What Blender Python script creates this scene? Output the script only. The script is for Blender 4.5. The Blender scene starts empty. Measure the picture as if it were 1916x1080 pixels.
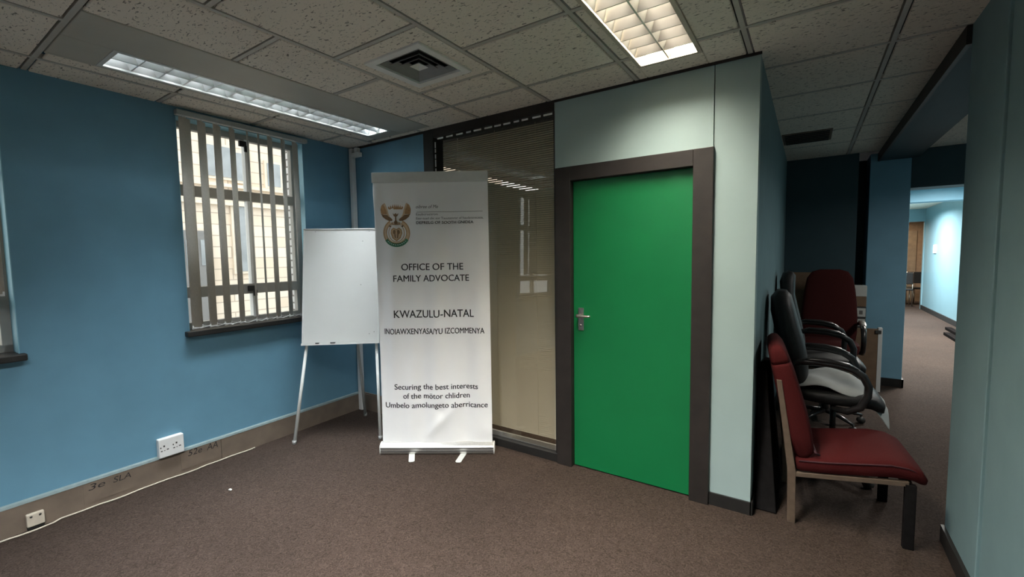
import bpy, bmesh, math, random
from mathutils import Vector, Matrix
random.seed(7)
sc = bpy.context.scene
COL = sc.collection
PI = math.pi

# ------------------------------------------------------------------ materials
def nodes(m):
    m.use_nodes = True
    nt = m.node_tree
    return nt, nt.nodes, nt.links

def mat(name, col, rough=0.5, metal=0.0, noise=0.0, nscale=30.0, bump=0.0, bscale=200.0, spec=0.5, emit=0.0, sheen=0.0, coat=0.0):
    m = bpy.data.materials.new(name)
    nt, N, L = nodes(m)
    b = N['Principled BSDF']
    b.inputs['Base Color'].default_value = (*col, 1)
    b.inputs['Roughness'].default_value = rough
    b.inputs['Metallic'].default_value = metal
    b.inputs['Specular IOR Level'].default_value = spec
    if sheen: b.inputs['Sheen Weight'].default_value = sheen
    if coat: b.inputs['Coat Weight'].default_value = coat
    if emit:
        b.inputs['Emission Color'].default_value = (*col, 1)
        b.inputs['Emission Strength'].default_value = emit
    tc = N.new('ShaderNodeTexCoord')
    if noise:
        n = N.new('ShaderNodeTexNoise'); n.inputs['Scale'].default_value = nscale; n.inputs['Detail'].default_value = 5
        L.new(tc.outputs['Object'], n.inputs['Vector'])
        r = N.new('ShaderNodeValToRGB')
        r.color_ramp.elements[0].position = .3; r.color_ramp.elements[1].position = .7
        r.color_ramp.elements[0].color = (*[c * (1 - noise) for c in col], 1)
        r.color_ramp.elements[1].color = (*[min(1, c * (1 + noise)) for c in col], 1)
        L.new(n.outputs['Fac'], r.inputs['Fac']); L.new(r.outputs['Color'], b.inputs['Base Color'])
    if bump:
        n2 = N.new('ShaderNodeTexNoise'); n2.inputs['Scale'].default_value = bscale; n2.inputs['Detail'].default_value = 4
        L.new(tc.outputs['Object'], n2.inputs['Vector'])
        bp = N.new('ShaderNodeBump'); bp.inputs['Strength'].default_value = bump; bp.inputs['Distance'].default_value = .004
        L.new(n2.outputs['Fac'], bp.inputs['Height']); L.new(bp.outputs['Normal'], b.inputs['Normal'])
    return m

M = {}
M['blue'] = mat('blue_paint', (.135, .285, .385), .55, noise=.04, nscale=6, bump=.05, bscale=150, spec=.3)
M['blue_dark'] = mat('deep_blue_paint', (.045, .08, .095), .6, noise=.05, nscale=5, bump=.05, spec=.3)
M['blue_mid'] = mat('mid_blue_paint', (.22, .42, .55), .6, noise=.05, nscale=5, bump=.05, spec=.3)
M['matte'] = mat('matte_dark_timber', (.012, .011, .011), 1.0, noise=.2, spec=0.0)
M['edge_light'] = mat('edge_light_white', (.92, .92, .90), .4, noise=.02, spec=.6)  # white that stands in for light at the glass edge
M['pale'] = mat('pale_blue_green_paint', (.34, .44, .43), .5, noise=.03, nscale=4, bump=.03, spec=.35)
M['grey_blue'] = mat('grey_blue_paint', (.17, .26, .275), .55, noise=.05, nscale=6, bump=.05, spec=.3)
M['sky_blue'] = mat('light_blue_paint', (.22, .37, .42), .35, noise=.03, nscale=4, spec=.5)
M['edge_blue'] = mat('reveal_paint', (.25, .48, .58), .5, noise=.03)
M['skirt_brown'] = mat('brown_skirting', (.16, .122, .092), .6, noise=.15, nscale=9, bump=.05)
M['black'] = mat('black_paint', (.012, .011, .010), .55, noise=.2, nscale=20)
M['jamb'] = mat('dark_brown_timber', (.021, .017, .015), .5, noise=.2, nscale=12, spec=.4)
M['green'] = mat('green_gloss_paint', (.004, .145, .043), .42, noise=.05, nscale=3, bump=.02, bscale=60, spec=.4)
M['steel'] = mat('worn_steel', (.55, .52, .47), .35, metal=1, noise=.2, nscale=60)
M['alu'] = mat('brushed_aluminium', (.62, .61, .58), .38, metal=.85, noise=.05, nscale=80)
M['mirror'] = mat('satin_reflector', (.84, .86, .86), .30, metal=.45, noise=.04, nscale=15)
M['mirror_warm'] = mat('warm_satin_reflector', (.72, .69, .62), .30, metal=.85, noise=.04, nscale=15)
M['white'] = mat('white_plastic', (.74, .74, .72), .4, noise=.03, nscale=20)
M['white_metal'] = mat('white_enamel_metal', (.66, .67, .64), .35, noise=.04, nscale=25)
M['cream'] = mat('cream_plastic', (.52, .46, .37), .5, noise=.08, nscale=30)
M['pan'] = mat('cream_enamel_pan', (.50, .47, .40), .5, noise=.03, nscale=6)
M['board'] = mat('whiteboard_laminate', (.62, .62, .59), .28, noise=.02, nscale=4, spec=.5)
M['sheet'] = mat('banner_vinyl', (.93, .93, .92), .42, noise=.015, nscale=5, spec=.45)
M['ink'] = mat('black_print', (.015, .014, .014), .5, noise=.1)
M['ink_grey'] = mat('grey_print', (.16, .15, .14), .5, noise=.1)
M['gold'] = mat('gold_print', (.46, .27, .12), .5, noise=.2, nscale=60)
M['gold_light'] = mat('light_gold_print', (.66, .50, .32), .5, noise=.1, nscale=60)
M['bronze'] = mat('bronze_print', (.20, .115, .05), .5, noise=.2, nscale=60)
M['ink_green'] = mat('green_print', (.03, .17, .09), .5, noise=.2, nscale=60)
M['dark'] = mat('dark_void', (.006, .006, .006), .8, noise=.2)
M['tee'] = mat('painted_tee_bar', (.50, .47, .42), .5, noise=.06, nscale=12)
M['red'] = mat('red_upholstery', (.052, .0068, .0068), .9, noise=.22, nscale=260, bump=.25, bscale=500, spec=.1)
M['red_dark'] = mat('red_piping', (.035, .006, .010), .8, noise=.2)
M['maroon'] = mat('maroon_upholstery', (.055, .010, .009), .9, noise=.25, nscale=220, bump=.2, bscale=400, spec=.2)
M['leather'] = mat('black_leather', (.010, .010, .010), .55, noise=.25, nscale=40, bump=.2, bscale=90)
M['gloss_black'] = mat('glossy_black_plastic', (.022, .02, .02), .28, noise=.1)
M['wood_frame'] = mat('brown_chair_frame', (.12, .085, .06), .45, noise=.15, nscale=30)
M['cloth'] = mat('grey_cloth', (.40, .42, .41), .85, noise=.06, nscale=18, bump=.15, bscale=60)
M['carton'] = mat('brown_board', (.20, .125, .075), .7, noise=.15, nscale=10, bump=.05)
M['paper'] = mat('white_paper', (.60, .60, .56), .7, noise=.04)
M['blind'] = mat('grey_blind_fabric', (.62, .59, .53), .8, noise=.05, nscale=90, bump=.1, bscale=400)
M['slat'] = mat('taupe_metal_slat', (.72, .68, .58), .45, noise=.05, nscale=4)
M['win_frame'] = mat('grey_aluminium_window', (.36, .35, .32), .5, noise=.05, nscale=15)
M['win_light'] = mat('pale_window_bar', (.86, .86, .84), .45, noise=.04, nscale=15)
M['rail'] = mat('blind_rail', (.38, .42, .42), .5, noise=.05)
M['stone_plain'] = mat('pale_stone_trim', (.72, .62, .50), .8, noise=.08, nscale=3)
M['ext_grey'] = mat('grey_weathered_render', (.20, .195, .19), .8, noise=.12, nscale=2)
M['ext_glass'] = mat('far_window_panes', (.30, .32, .33), .2, noise=.15, nscale=3)
M['door_brown'] = mat('varnished_door', (.20, .14, .09), .4, noise=.2, nscale=8)
M['grime'] = mat('dark_metal', (.05, .048, .045), .5, noise=.2)
M['vent_grey'] = mat('grey_enamel', (.30, .30, .29), .45, noise=.06, nscale=20)
M['vent_white'] = mat('white_enamel', (.86, .85, .81), .45, noise=.04, nscale=20)

def translucent_mat(name, col, f):
    m = bpy.data.materials.new(name); nt, N, L = nodes(m)
    b = N['Principled BSDF']; b.inputs['Base Color'].default_value = (*col, 1); b.inputs['Roughness'].default_value = .45
    tc = N.new('ShaderNodeTexCoord'); n = N.new('ShaderNodeTexNoise'); n.inputs['Scale'].default_value = 3
    L.new(tc.outputs['Object'], n.inputs['Vector'])
    r = N.new('ShaderNodeValToRGB'); r.color_ramp.elements[0].color = (*[c * .92 for c in col], 1); r.color_ramp.elements[1].color = (*[min(1, c * 1.06) for c in col], 1)
    L.new(n.outputs['Fac'], r.inputs['Fac']); L.new(r.outputs['Color'], b.inputs['Base Color'])
    t = N.new('ShaderNodeBsdfTranslucent'); L.new(r.outputs['Color'], t.inputs['Color'])
    mx = N.new('ShaderNodeMixShader'); mx.inputs['Fac'].default_value = f
    L.new(b.outputs[0], mx.inputs[1]); L.new(t.outputs[0], mx.inputs[2]); L.new(mx.outputs[0], N['Material Output'].inputs['Surface'])
    return m
M['slat'] = translucent_mat('taupe_blind_slat', (.68, .64, .54), .4)
def emission_mat(name, col, s):
    m = bpy.data.materials.new(name); nt, N, L = nodes(m)
    N.remove(N['Principled BSDF'])
    e = N.new('ShaderNodeEmission'); e.inputs['Color'].default_value = (*col, 1); e.inputs['Strength'].default_value = s
    L.new(e.outputs[0], N['Material Output'].inputs['Surface'])
    return m
M['tube_cool'] = emission_mat('cool_fluorescent_tube', (.93, .98, 1.0), 24)
M['tube_warm'] = emission_mat('warm_fluorescent_tube', (1.0, .93, .78), 14)

def glass_mat(name, tint=(1, 1, 1), rough=0.0, refl=1.0):
    m = bpy.data.materials.new(name); nt, N, L = nodes(m)
    N.remove(N['Principled BSDF'])
    t = N.new('ShaderNodeBsdfTransparent'); t.inputs['Color'].default_value = (*tint, 1)
    g = N.new('ShaderNodeBsdfGlossy'); g.inputs['Roughness'].default_value = rough
    f = N.new('ShaderNodeLayerWeight'); f.inputs['Blend'].default_value = .5          # Schlick reflectance, same from both faces
    pw = N.new('ShaderNodeMath'); pw.operation = 'POWER'; pw.inputs[1].default_value = 5
    mu = N.new('ShaderNodeMath'); mu.operation = 'MULTIPLY_ADD'; mu.inputs[1].default_value = .96 * refl; mu.inputs[2].default_value = .04 * refl
    mx = N.new('ShaderNodeMixShader')
    L.new(f.outputs['Facing'], pw.inputs[0]); L.new(pw.outputs[0], mu.inputs[0]); L.new(mu.outputs[0], mx.inputs['Fac'])
    L.new(t.outputs[0], mx.inputs[1]); L.new(g.outputs[0], mx.inputs[2])
    L.new(mx.outputs[0], N['Material Output'].inputs['Surface'])
    return m
M['glass'] = glass_mat('clear_glass', (.95, .97, .96))
M['part_glass'] = glass_mat('partition_glass', (.92, .90, .86), 0.012, .9)

def carpet():
    m = bpy.data.materials.new('brown_carpet'); nt, N, L = nodes(m); b = N['Principled BSDF']
    b.inputs['Roughness'].default_value = .95; b.inputs['Specular IOR Level'].default_value = .15
    tc = N.new('ShaderNodeTexCoord')
    def noise(s, d, dist=0.0):
        n = N.new('ShaderNodeTexNoise'); n.inputs['Scale'].default_value = s; n.inputs['Detail'].default_value = d
        n.inputs['Distortion'].default_value = dist
        L.new(tc.outputs['Object'], n.inputs['Vector']); return n
    a = noise(42, 6, 2.6); c = noise(170, 3); big = noise(1.1, 3)
    r = N.new('ShaderNodeValToRGB'); e = r.color_ramp.elements
    e[0].position = .36; e[0].color = (.025, .017, .0135, 1)
    e[1].position = .68; e[1].color = (.060, .043, .034, 1)
    k = e.new(.50); k.color = (.041, .0285, .0225, 1)
    L.new(a.outputs['Fac'], r.inputs['Fac'])
    r2 = N.new('ShaderNodeValToRGB'); r2.color_ramp.elements[0].position = .35; r2.color_ramp.elements[1].position = .65
    r2.color_ramp.elements[0].color = (.84, .84, .84, 1); r2.color_ramp.elements[1].color = (1.16, 1.15, 1.14, 1)
    L.new(c.outputs['Fac'], r2.inputs['Fac'])
    mx = N.new('ShaderNodeMixRGB'); mx.blend_type = 'MULTIPLY'; mx.inputs['Fac'].default_value = 1
    L.new(r.outputs['Color'], mx.inputs[1]); L.new(r2.outputs['Color'], mx.inputs[2])
    r3 = N.new('ShaderNodeValToRGB'); r3.color_ramp.elements[0].position = .35; r3.color_ramp.elements[1].position = .65
    r3.color_ramp.elements[0].color = (.9, .9, .9, 1); r3.color_ramp.elements[1].color = (1.08, 1.07, 1.06, 1)
    L.new(big.outputs['Fac'], r3.inputs['Fac'])
    m2 = N.new('ShaderNodeMixRGB'); m2.blend_type = 'MULTIPLY'; m2.inputs['Fac'].default_value = 1
    L.new(mx.outputs[0], m2.inputs[1]); L.new(r3.outputs['Color'], m2.inputs[2])
    L.new(m2.outputs[0], b.inputs['Base Color'])
    bp = N.new('ShaderNodeBump'); bp.inputs['Strength'].default_value = .5; bp.inputs['Distance'].default_value = .006
    L.new(c.outputs['Fac'], bp.inputs['Height']); L.new(bp.outputs['Normal'], b.inputs['Normal'])
    return m
M['carpet'] = carpet()

def tile_mat():
    m = bpy.data.materials.new('fissured_ceiling_tile'); nt, N, L = nodes(m); b = N['Principled BSDF']
    b.inputs['Roughness'].default_value = .9; b.inputs['Specular IOR Level'].default_value = .1
    tc = N.new('ShaderNodeTexCoord')
    mp = N.new('ShaderNodeMapping'); mp.inputs['Rotation'].default_value = (0, 0, .5); mp.inputs['Scale'].default_value = (1, 2.4, 1)
    L.new(tc.outputs['Object'], mp.inputs['Vector'])
    n = N.new('ShaderNodeTexNoise'); n.inputs['Scale'].default_value = 44; n.inputs['Detail'].default_value = 3; n.inputs['Distortion'].default_value = .8
    L.new(mp.outputs[0], n.inputs['Vector'])
    r = N.new('ShaderNodeValToRGB'); e = r.color_ramp.elements
    e[0].position = .335; e[0].color = (.24, .22, .19, 1); e[1].position = .40; e[1].color = (.86, .79, .70, 1)
    L.new(n.outputs['Fac'], r.inputs['Fac'])
    n2 = N.new('ShaderNodeTexNoise'); n2.inputs['Scale'].default_value = 1.6; n2.inputs['Detail'].default_value = 3
    L.new(tc.outputs['Object'], n2.inputs['Vector'])
    r2 = N.new('ShaderNodeValToRGB'); r2.color_ramp.elements[0].color = (.9, .9, .88, 1); r2.color_ramp.elements[1].color = (1.08, 1.07, 1.05, 1)
    L.new(n2.outputs['Fac'], r2.inputs['Fac'])
    mx = N.new('ShaderNodeMixRGB'); mx.blend_type = 'MULTIPLY'; mx.inputs['Fac'].default_value = 1
    L.new(r.outputs['Color'], mx.inputs[1]); L.new(r2.outputs['Color'], mx.inputs[2])
    L.new(mx.outputs[0], b.inputs['Base Color'])
    bp = N.new('ShaderNodeBump'); bp.inputs['Strength'].default_value = .6; bp.inputs['Distance'].default_value = .004
    L.new(n.outputs['Fac'], bp.inputs['Height']); L.new(bp.outputs['Normal'], b.inputs['Normal'])
    return m
M['tile'] = tile_mat()

def masonry(name, c1, c2, cm, bw, bh, mortar):
    m = bpy.data.materials.new(name); nt, N, L = nodes(m); b = N['Principled BSDF']
    b.inputs['Roughness'].default_value = .85
    tc = N.new('ShaderNodeTexCoord'); mp = N.new('ShaderNodeMapping')
    sep = N.new('ShaderNodeSeparateXYZ'); cmb = N.new('ShaderNodeCombineXYZ'); add = N.new('ShaderNodeMath'); add.operation = 'ADD'
    L.new(tc.outputs['Object'], sep.inputs[0]); L.new(sep.outputs['X'], add.inputs[0]); L.new(sep.outputs['Y'], add.inputs[1])
    L.new(add.outputs[0], cmb.inputs['X']); L.new(sep.outputs['Z'], cmb.inputs['Y'])
    t = N.new('ShaderNodeTexBrick'); t.inputs['Color1'].default_value = (*c1, 1); t.inputs['Color2'].default_value = (*c2, 1)
    t.inputs['Mortar'].default_value = (*cm, 1); t.inputs['Scale'].default_value = 1
    t.inputs['Brick Width'].default_value = bw; t.inputs['Row Height'].default_value = bh; t.inputs['Mortar Size'].default_value = mortar
    L.new(cmb.outputs[0], t.inputs['Vector']); L.new(t.outputs['Color'], b.inputs['Base Color'])
    return m
M['stone'] = masonry('beige_stone_blocks', (.70, .58, .45), (.78, .67, .55), (.48, .40, .32), 2.6, .32, .016)
M['wbrick'] = masonry('whitewashed_brick', (.62, .58, .55), (.70, .67, .64), (.20, .17, .15), .22, .075, .009)

# ------------------------------------------------------------------ mesh builder
class MB:
    def __init__(s): s.bm = bmesh.new()
    def _mi(s, faces, mi):
        if mi:
            for f in faces: f.material_index = mi
    def box(s, a, b, mi=0, bevel=0.0, seg=2, rot=None):
        lo = [min(a[i], b[i]) for i in range(3)]; hi = [max(a[i], b[i]) for i in range(3)]
        r = bmesh.ops.create_cube(s.bm, size=1.0); vs = r['verts']
        c = Vector([(lo[i] + hi[i]) / 2 for i in range(3)])
        for v in vs: v.co = Vector([v.co[i] * (hi[i] - lo[i]) for i in range(3)]); 
        fs = set(f for v in vs for f in v.link_faces)
        if bevel:
            es = list(set(e for f in fs for e in f.edges))
            rb = bmesh.ops.bevel(s.bm, geom=es, offset=bevel, segments=seg, affect='EDGES', profile=.5)
            vs = list(set(v for f in rb['faces'] for v in f.verts) | set(v for v in vs if v.is_valid))
            fs = set(f for v in vs for f in v.link_faces)
        for v in vs:
            if rot: v.co = rot @ v.co
            v.co += c
        s._mi(fs, mi); return s
    def quad(s, pts, mi=0):
        f = s.bm.faces.new([s.bm.verts.new(p) for p in pts]); f.material_index = mi; return s
    def poly(s, pts, mi=0): return s.quad(pts, mi)
    def prism(s, pts, d, mi=0):
        d = Vector(d); a = [s.bm.verts.new(p) for p in pts]; b = [s.bm.verts.new(Vector(p) + d) for p in pts]
        fs = [s.bm.faces.new(a), s.bm.faces.new(b[::-1])]; n = len(pts)
        for i in range(n): fs.append(s.bm.faces.new([a[i], b[i], b[(i + 1) % n], a[(i + 1) % n]]))
        s._mi(fs, mi); return s
    def tube(s, pts, r, seg=10, mi=0, closed=False, flat=1.0):
        pts = [Vector(p) for p in pts]; n = len(pts); rings = []
        rs = r if isinstance(r, (list, tuple)) else [r] * n
        up = None
        for i, p in enumerate(pts):
            if closed: t = pts[(i + 1) % n] - pts[i - 1]
            else: t = pts[min(i + 1, n - 1)] - pts[max(i - 1, 0)]
            t.normalize()
            if up is None:
                up = Vector((0, 0, 1)) if abs(t.z) < .9 else Vector((0, 1, 0))
            a = t.cross(up)
            if a.length < 1e-6: a = t.orthogonal()
            a.normalize(); bb = a.cross(t); up = bb
            rings.append([s.bm.verts.new(p + a * math.cos(2 * PI * k / seg) * rs[i] + bb * math.sin(2 * PI * k / seg) * rs[i] * flat) for k in range(seg)])
        fs = []
        for i in range(n if closed else n - 1):
            A, B = rings[i], rings[(i + 1) % n]
            for k in range(seg): fs.append(s.bm.faces.new([A[k], A[(k + 1) % seg], B[(k + 1) % seg], B[k]]))
        if not closed: fs.append(s.bm.faces.new(rings[0][::-1])); fs.append(s.bm.faces.new(rings[-1]))
        for f in fs: f.smooth = True
        s._mi(fs, mi); return s
    def cyl(s, a, b, r, seg=20, mi=0): return s.tube([a, b], r, seg, mi)
    def loft(s, rings, mi=0, cap=True, smooth=True):
        R = [[s.bm.verts.new(p) for p in ring] for ring in rings]; n = len(R[0]); fs = []
        for A, B in zip(R, R[1:]):
            for k in range(n): fs.append(s.bm.faces.new([A[k], A[(k + 1) % n], B[(k + 1) % n], B[k]]))
        if cap: fs.append(s.bm.faces.new(R[0][::-1])); fs.append(s.bm.faces.new(R[-1]))
        for f in fs: f.smooth = smooth
        s._mi(fs, mi); return s
    def sheet(s, fn, nu, nv, mi=0, smooth=True):
        V = [[s.bm.verts.new(fn(i / nu, j / nv)) for j in range(nv + 1)] for i in range(nu + 1)]
        for i in range(nu):
            for j in range(nv):
                f = s.bm.faces.new([V[i][j], V[i + 1][j], V[i + 1][j + 1], V[i][j + 1]]); f.smooth = smooth; f.material_index = mi
        return s
    def build(s, name, mats, parent=None, matrix=None, bevel=0, sub=0, solid=0):
        bmesh.ops.recalc_face_normals(s.bm, faces=s.bm.faces)
        me = bpy.data.meshes.new(name); s.bm.to_mesh(me); s.bm.free()
        for m in (mats if isinstance(mats, (list, tuple)) else [mats]): me.materials.append(m)
        o = bpy.data.objects.new(name, me); COL.objects.link(o)
        if parent: o.parent = parent
        if matrix is not None: o.matrix_world = matrix
        if solid: md = o.modifiers.new('solid', 'SOLIDIFY'); md.thickness = solid; md.offset = 0
        if bevel: md = o.modifiers.new('bevel', 'BEVEL'); md.width = bevel; md.segments = 2; md.limit_method = 'ANGLE'
        if sub: md = o.modifiers.new('subd', 'SUBSURF'); md.levels = sub; md.render_levels = sub
        return o

def tag(o, label=None, cat=None, group=None, kind=None):
    if label: o['label'] = label
    if cat: o['category'] = cat
    if group: o['group'] = group
    if kind: o['kind'] = kind
    return o
def thing(name, label, cat, loc=(0, 0, 0), rz=0.0, group=None, matrix=None, kind=None):
    o = bpy.data.objects.new(name, None); COL.objects.link(o); o.empty_display_size = .1
    o.matrix_world = matrix if matrix is not None else Matrix.Translation(loc) @ Matrix.Rotation(rz, 4, 'Z')
    return tag(o, label, cat, group, kind)
def struct(o): o['kind'] = 'structure'; return o
def copy_tree(o, parent=None):
    c = o.copy(); COL.objects.link(c)
    if parent: c.parent = parent
    for ch in list(o.children): copy_tree(ch, c)
    return c
def R(d): return math.radians(d)

# ------------------------------------------------------------------ frame constants
H = 2.575                 # ceiling height
YP = 2.781                # face of the partition
TH = R(2.2)
LM = Matrix.Translation((-3.635, .4, 0)) @ Matrix.Rotation(TH, 4, 'Z') @ Matrix.Translation((0, -.4, 0))   # (depth into room, along wall, height)
def LT(d, y, z): return LM @ Matrix.Translation((d, y, z))

# ------------------------------------------------------------------ camera
cam = bpy.data.cameras.new('camera'); co = bpy.data.objects.new('camera', cam); COL.objects.link(co)
cam.sensor_width = 36; cam.lens = 15.526; cam.clip_start = .02; cam.clip_end = 200
yaw, pitch, roll = R(33.89187721), R(-4.07205103), R(-.86512542)
fw = Vector((-math.sin(yaw) * math.cos(pitch), math.cos(yaw) * math.cos(pitch), math.sin(pitch)))
rt = Vector((math.cos(yaw), math.sin(yaw), 0)); up = rt.cross(fw)
r2 = math.cos(roll) * rt + math.sin(roll) * up; u2 = -math.sin(roll) * rt + math.cos(roll) * up
mw = Matrix((r2, u2, -fw)).transposed().to_4x4(); mw.translation = (0, 0, 1.5)
co.matrix_world = mw; sc.camera = co

# ------------------------------------------------------------------ shell
b = MB(); b.box((-4.2, -3, -.1), (3.2, 19, 0)); struct(b.build('floor', M['carpet']))

# left wall with two window openings
W1 = (1.312, 2.262, 1.0, 2.515); W2 = (-.46, .487, 1.0, 2.515)
b = MB()
for y0, y1, z0, z1 in [(-3.2, W2[0], 0, 2.8), (W2[1], W1[0], 0, 2.8), (W1[1], 2.95, 0, 2.8),
                       (W2[0], W2[1], 0, W2[2]), (W2[0], W2[1], W2[3], 2.8), (W1[0], W1[1], 0, W1[2]), (W1[0], W1[1], W1[3], 2.8)]:
    b.box((-.22, y0, z0), (0, y1, z1))
struct(b.build('wall_left', M['blue'], matrix=LM))
# light painted edges of the window reveals
b = MB()
for w in (W1, W2):
    for y, s in ((w[0], 1), (w[1], -1)): b.box((-.115, y, w[2]), (.001, y + s * .004, w[3]))
    b.box((-.115, w[0], w[3] - .004), (.001, w[1], w[3]))
struct(b.build('trim_1', M['edge_blue'], matrix=LM))

# partition: blue end panel, pale panel over and beside the door, return wall
b = MB(); b.box((-3.95, YP, 0), (-2.747, YP + .1, H)); struct(b.build('wall_back', M['blue']))
b = MB()
b.box((-1.492, YP, 2.105), (-.470, YP + .1, H)); b.box((-.464, YP, 0), (-.242, YP + .1, H))
b.box((-.466, YP + .012, 2.0), (-.468, YP + .1, H))
struct(b.build('wall_partition', M['pale']))
b = MB(); b.box((-.342, YP + .1, 0), (-.242, 6.25, H)); struct(b.build('wall_return', M['grey_blue']))
b = MB(); b.box((-.45, 6.2, 0), (.43, 6.35, H)); b.box((.43, 6.75, 0), (.60, 6.85, H)); b.box((.42, 6.34, 0), (.43, 6.8, H))
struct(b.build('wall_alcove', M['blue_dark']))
b = MB(); b.box((.54, 6.35, 0), (.885, 6.76, H), bevel=.004); struct(b.build('wall_pillar', M['blue_mid']))
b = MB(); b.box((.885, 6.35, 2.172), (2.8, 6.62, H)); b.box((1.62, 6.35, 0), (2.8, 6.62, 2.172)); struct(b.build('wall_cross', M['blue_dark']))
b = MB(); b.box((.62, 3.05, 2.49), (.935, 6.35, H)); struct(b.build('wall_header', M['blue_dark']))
b = MB(); b.box((.600, 3.05, 2.485), (.62, 6.34, H)); struct(b.build('trim_2', M['jamb']))
b = MB(); b.box((.62, 2.56, 0), (.82, 3.05, H), bevel=.004); b.box((.632, -3, 0), (.82, 2.56, H)); struct(b.build('wall_right', M['grey_blue']))
b = MB(); b.box((2.45, 6.62, 0), (2.6, 15.3, H)); b.box((2.7, 3.0, 0), (2.8, 6.35, H)); struct(b.build('wall_corridor', M['sky_blue']))
b = MB(); b.box((.45, 6.85, 0), (.60, 18.2, H)); b.box((.82, 2.95, 0), (2.8, 3.05, H)); struct(b.build('wall_inner', M['grey_blue']))
b = MB(); b.box((.60, 9.0, 2.235), (2.45, 9.25, H)); struct(b.build('wall_bulkhead', M['blue']))
b = MB(); b.box((.60, 15.3, 2.25), (3.2, 15.42, H)); b.box((2.435, 15.3, 0), (3.2, 15.42, 2.25)); b.box((.60, 15.3, 0), (1.5, 15.42, 2.25)); struct(b.build('wall_corridor_end', M['sky_blue']))
b = MB(); b.box((.6, 17.6, 0), (3.2, 17.7, H)); b.box((3.1, 15.42, 0), (3.2, 17.6, H)); struct(b.build('wall_far', M['carton']))
b = MB(); b.box((-4.2, -3.1, 0), (.82, -3, H)); struct(b.build('wall_front', M['blue']))
# backing slab over the ceiling
b = MB(); b.box((-4.3, -3.1, 2.78), (3.3, 19, 2.85)); struct(b.build('trim_3', M['dark']))

# ceiling: lay-in tiles with tee bars between
bays = [
    (-4.01, -3.39, [-3, -2.4, -1.8, -1.2, -.6, 0, .6, 1.22, 1.84, 2.45, 2.79]),
    (-3.39, -2.77, [-3, -2.4, -1.8, -1.2, -.6, 0, .6, 'skip', 2.715, 2.79]),
    (-2.77, -2.15, [-3, -2.4, -1.8, -1.2, -.6, 0, .6, 1.22, 1.83, 2.45, 2.79]),
    (-2.15, -1.53, [-3, -2.2, -1.6, -.95, -.33, .29, .91, 1.52, 'skip', 2.14, 2.45, 2.79]),
    (-1.53, -.91, [-3, -2.4, -1.8, -1.25, 'skip', .70, 1.22, 1.84, 2.455, 2.79]),
    (-.91, -.29, [-3, -2.4, -1.8, -1.2, -.6, 0, .6, 1.22, 1.84, 2.45, 2.79]),
    (-.29, .33, [-3, -2.4, -1.8, -1.2, -.6, 0, .6, 1.22, 1.84, 2.45, 3.06, 3.67, 4.28, 4.9, 5.5, 6.2]),
    (.33, .66, [-3, -2.4, -1.8, -1.2, -.6, 0, .6, 1.22, 1.84, 2.45, 3.06, 3.67, 4.28, 4.9, 5.5, 6.2]),
]
LR = (-.67, 1.69)          # right light centre
tiles = MB(); tees = MB(); G = .019; TW = .011
def tile(x0, x1, y0, y1):
    if x1 - x0 < .02 or y1 - y0 < .02: return
    tiles.box((x0, y0, H), (x1, y1, H + .014), bevel=.004, seg=1)
for k, (x0, x1, ys) in enumerate(bays):
    prev = None; skip = False
    for y in ys:
        if y == 'skip': skip = True; continue
        if prev is not None and not skip:
            a0, a1 = x0 + G, x1 - G
            if k == 2 and prev >= .5 and prev < 2.4: a0 = -2.598
            if k == 0: a0 = -3.80
            if k == 5 and y > .5 and prev < 2.6:            # round the right-hand light
                ly0, ly1 = LR[1] - .91, LR[1] + .91
                for c0, c1, d0, d1 in ((x0 + G, -.842, prev + G, y - G), (-.498, x1 - G, prev + G, y - G)): tile(c0, c1, d0, d1)
                if y > ly1: tile(-.842, -.498, max(prev + G, ly1), y - G)
                if prev < ly0: tile(-.842, -.498, prev + G, min(y - G, ly0))
            else: tile(a0, a1, prev + G, y - G)
        if prev is not None: pass
        if y < 2.7 or y > 2.8:
            t0, t1 = x0, x1
            if k == 2 and .7 < y < 2.4: t0 = -2.598
            if k == 1 and y > 2.6: t0, t1 = x0, x1
            if k == 0: t0 = -3.72
            if k == 5 and .5 < y < 2.6:
                tees.box((x0, y - TW, H + .001), (-.842, y + TW, H + .03)); tees.box((-.498, y - TW, H + .001), (x1, y + TW, H + .03))
            else: tees.box((t0, y - TW, H + .001), (t1, y + TW, H + .03))
        prev = y; skip = False
    xe = x1
    if k < len(bays) - 1:
        y_end = 6.2 if k == 6 else 2.79
        if k == 1:   # tee stops at the light's pan
            tees.box((xe - TW, -3, H), (xe + TW, .60, H + .03)); tees.box((xe - TW, 2.70, H), (xe + TW, y_end, H + .03))
        else: tees.box((xe - TW, -3, H), (xe + TW, y_end, H + .03))
for y0, y1 in ((.62, 1.22), (1.22, 1.84), (1.84, 2.45), (2.45, 2.70)): tile(-3.372, -3.264, y0 + .008, y1 - .008)
# passage and corridor ceilings
for i in range(6):
    for j in range(3): tile(.83 + i * .62 + G, min(.83 + (i + 1) * .62 - G, 2.75), 3.06 + j * 1.1 + G, 3.06 + (j + 1) * 1.1 - G)
for j in range(18): tile(.60, 3.1, 6.63 + j * .61 + G, 6.63 + (j + 1) * .61 - G)
struct(tiles.build('ceiling', M['tile'])); struct(tees.build('trim_4', M['tee']))

# perimeter shadow trims
b = MB(); b.box((-3.95, YP - .012, H - .018), (-2.747, YP, H), bevel=.002); b.box((-1.49, YP - .012, H - .014), (-.235, YP, H), bevel=.002)
struct(b.build('trim_5', M['jamb']))

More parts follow.
